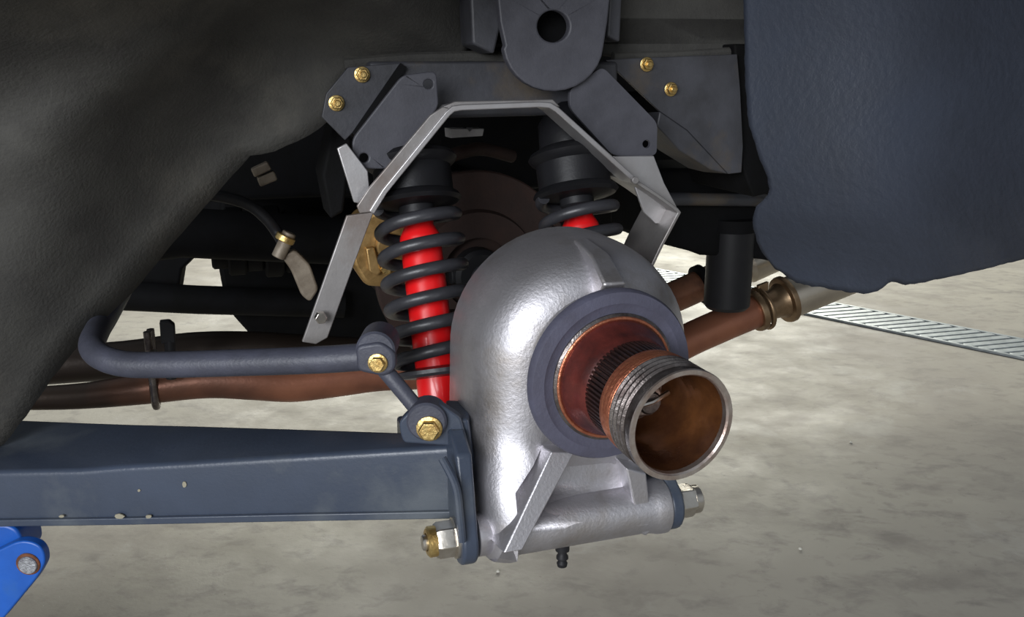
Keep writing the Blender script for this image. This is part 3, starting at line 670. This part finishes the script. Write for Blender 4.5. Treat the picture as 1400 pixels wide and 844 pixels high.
# link bracket on the arm
lb0 = W(587, 585, Y=.772)
MB().prism([W(x, y, Y=.779) for x, y in rounded([(548, 596), (545, 578), (566, 556), (600, 552), (630, 572), (640, 612), (552, 606)], 7)], V((0, .012, 0))).build('link_bracket', 'arm_paint', arm, bevel=.002)
MB().prism([W(x, y, Y=.785) for x, y in ((604, 572), (640, 574), (650, 640), (612, 640))], V((0, .05, 0))).build('end_plate', 'arm_paint', arm, bevel=.003)

# ================================================================== ANTI-ROLL BAR AND DROP LINK
TOC = V((0, -1, 0))
ar = thing('anti_roll_bar', 'dark grey anti-roll bar with flattened eye above the lower arm', 'anti-roll bar', W(330, 515, Y=.84))
bar = [W(508, 487, Y=.80), W(440, 492, Y=.805), W(330, 496, Y=.82), W(220, 499, Y=.835), W(172, 498, Y=.842), W(140, 489, Y=.852), W(126, 474, Y=.872), W(132, 454, Y=.92), W(146, 432, Y=1.0), W(160, 408, Y=1.10), W(172, 386, Y=1.2)]
br = [16.5, 17, 18.5, 20, 20.5, 20.5, 20.5, 20, 19, 17, 15]
bpt = catmull(bar, 6); rb = []
for i in range(len(br)-1): rb += [px_r(br[i]+(br[i+1]-br[i])*k/6, bar[i].lerp(bar[i+1], k/6)) for k in range(6)]
rb.append(px_r(br[-1], bar[-1])); 
MB().tube(bpt, .0132, 24).build('bar', 'bar_paint', ar, smooth=60)
ec = W(514, 484, Y=.79)
MB().lathe(W(513, 480, Y=.7885), V((0, 1, 0)), [(.0165, 0), (.0185, .002), (.0185, .036), (.016, .038)], 32).build('end_eye', 'bar_paint', ar)
MB().prism([W(x, y, Y=.785) for x, y in rounded([(486, 474), (520, 468), (540, 482), (541, 506), (526, 516), (488, 508)], 9)], V((0, .014, 0))).build('end_flat', 'bar_paint', ar, bevel=.003)
dl_ = thing('drop_link', 'short dark drop link joining the anti-roll bar to the lower arm', 'link', W(587, 600, Y=.78))
r0, r1 = W(526, 506, Y=.797), W(576, 566, Y=.788)
MB().tube([r0, r1], .0078, 20).build('rod', 'bar_paint', dl_)
MB().lathe(W(583, 578, Y=.772), V((0, 1, 0)), [(.017, 0), (.019, .002), (.019, .022)], 32).build('lower_eye', 'bar_paint', dl_)
gold_bolt(W(516.5, 496.5, Y=.7845), TOC, .0074, 'hex_bolt', 'gold hex bolt in the eye of the anti-roll bar', None, False)
gold_bolt(W(587, 586, Y=.7715), TOC, .0098, 'hex_bolt', 'large gold hex bolt with washer at the foot of the drop link', None, False)

# ================================================================== BLUE JACK
jb = W(-160, 844, Z=0)
jp = W(41, 769, Y=.82)
jk = thing('floor_jack', 'blue floor jack with rusty pin holding up the lower arm, bottom left', 'jack', V((jp.x-.30, .85, 0)))
jy = .822
def jw(x, y, Y=jy): return W(x, y, Y=Y)
arm_px = [(62, 770), (60, 756), (54, 747), (44, 742), (32, 740), (20, 742), (-80, 790), (-190, 900), (-190, 1010), (-110, 960), (5, 846), (52, 789)]
MB().prism([jw(x, y) for x, y in rounded(arm_px, 10)], V((0, .012, 0))).build('lift_arm', 'jack_blue', jk, bevel=.002)
MB().prism([jw(x, y)+V((-.05, .06, 0)) for x, y in rounded(arm_px, 10)], V((0, .012, 0))).build('lift_arm', 'jack_blue', jk, bevel=.002)
MB().prism([jw(x, y, jy+.02) for x, y in rounded([(-120, 721), (8, 718), (22, 724), (30, 738), (34, 760), (-20, 800), (-120, 790)], 10)], V((0, .04, 0))).build('saddle', 'jack_blue', jk, bevel=.003)
MB().lathe(jw(41, 769, jy+.003), TOC, [(.0125, 0), (.0125, .004), (.0115, .005)], 24).build('pin_rust', 'rust', jk)
MB().lathe(jw(42, 769, jy+.003), TOC, [(.0098, 0), (.0098, .0065), (.009, .0075)], 28).build('pivot_pin', 'pin_steel', jk)
bl = jw(-170, 960); bx_ = bl.x
for dy in (0, .06): MB().prism([V((bx_+a, jy+dy-.006, b)) for a, b in ((.06, .03), (.06, .09), (-.02, bl.z+.03), (-.10, bl.z+.03), (-.45, .12), (-.45, .03))], V((0, .006, 0))).build('side_frame', 'jack_blue', jk, bevel=.001)
for a in (.03, -.42):
    for dy in (-.022, .066): MB().cyl(V((bx_+a, jy+dy, .035)), V((bx_+a, jy+dy+.014, .035)), .035, 28).build('wheel', 'rubber', jk)
    MB().cyl(V((bx_+a, jy-.02, .035)), V((bx_+a, jy+.078, .035)), .008, 14).build('axle', 'pin_steel', jk)

# chipped paint on the arm
for x, y, w, h, Y_ in ((252, 663, 3, 4.5, .8225), (190, 671, 2, 2, .829), (163, 706.5, 7, 3.5, .8285), (203, 707, 4.5, 2.5, .8250), (84, 706.5, 4, 2, .8345)):
    MB().prism([W(x+w*math.cos(a*PI/4)*random.uniform(.8, 1.1), y+h*math.sin(a*PI/4)*random.uniform(.8, 1.1), Y=Y_-.0012) for a in range(8)], V((0, .0015, 0))).build('paint_chip', 'primer', arm, smooth=0)
# grit lying on the floor
for x, y, lb in ((681, 783, 'tiny pale pebble on the floor below the upright'), (1094, 752, 'tiny pale pebble on the floor at the right, nearest the bottom'), (1163, 606, 'tiny pale pebble on the floor right of the hub')):
    p = W(x, y, Z=0); rs = []
    for f, z in ((.5, 0), (1, .0014), (.9, .0032), (.4, .0044)):
        rs.append([p+V((.0034*f*math.cos(a)*random.uniform(.8, 1.2), .0034*f*math.sin(a)*random.uniform(.8, 1.2), z)) for a in [2*PI*k/8 for k in range(8)]])
    tag(MB().rings(rs).build('pebble', 'grit'), lb, 'pebble')
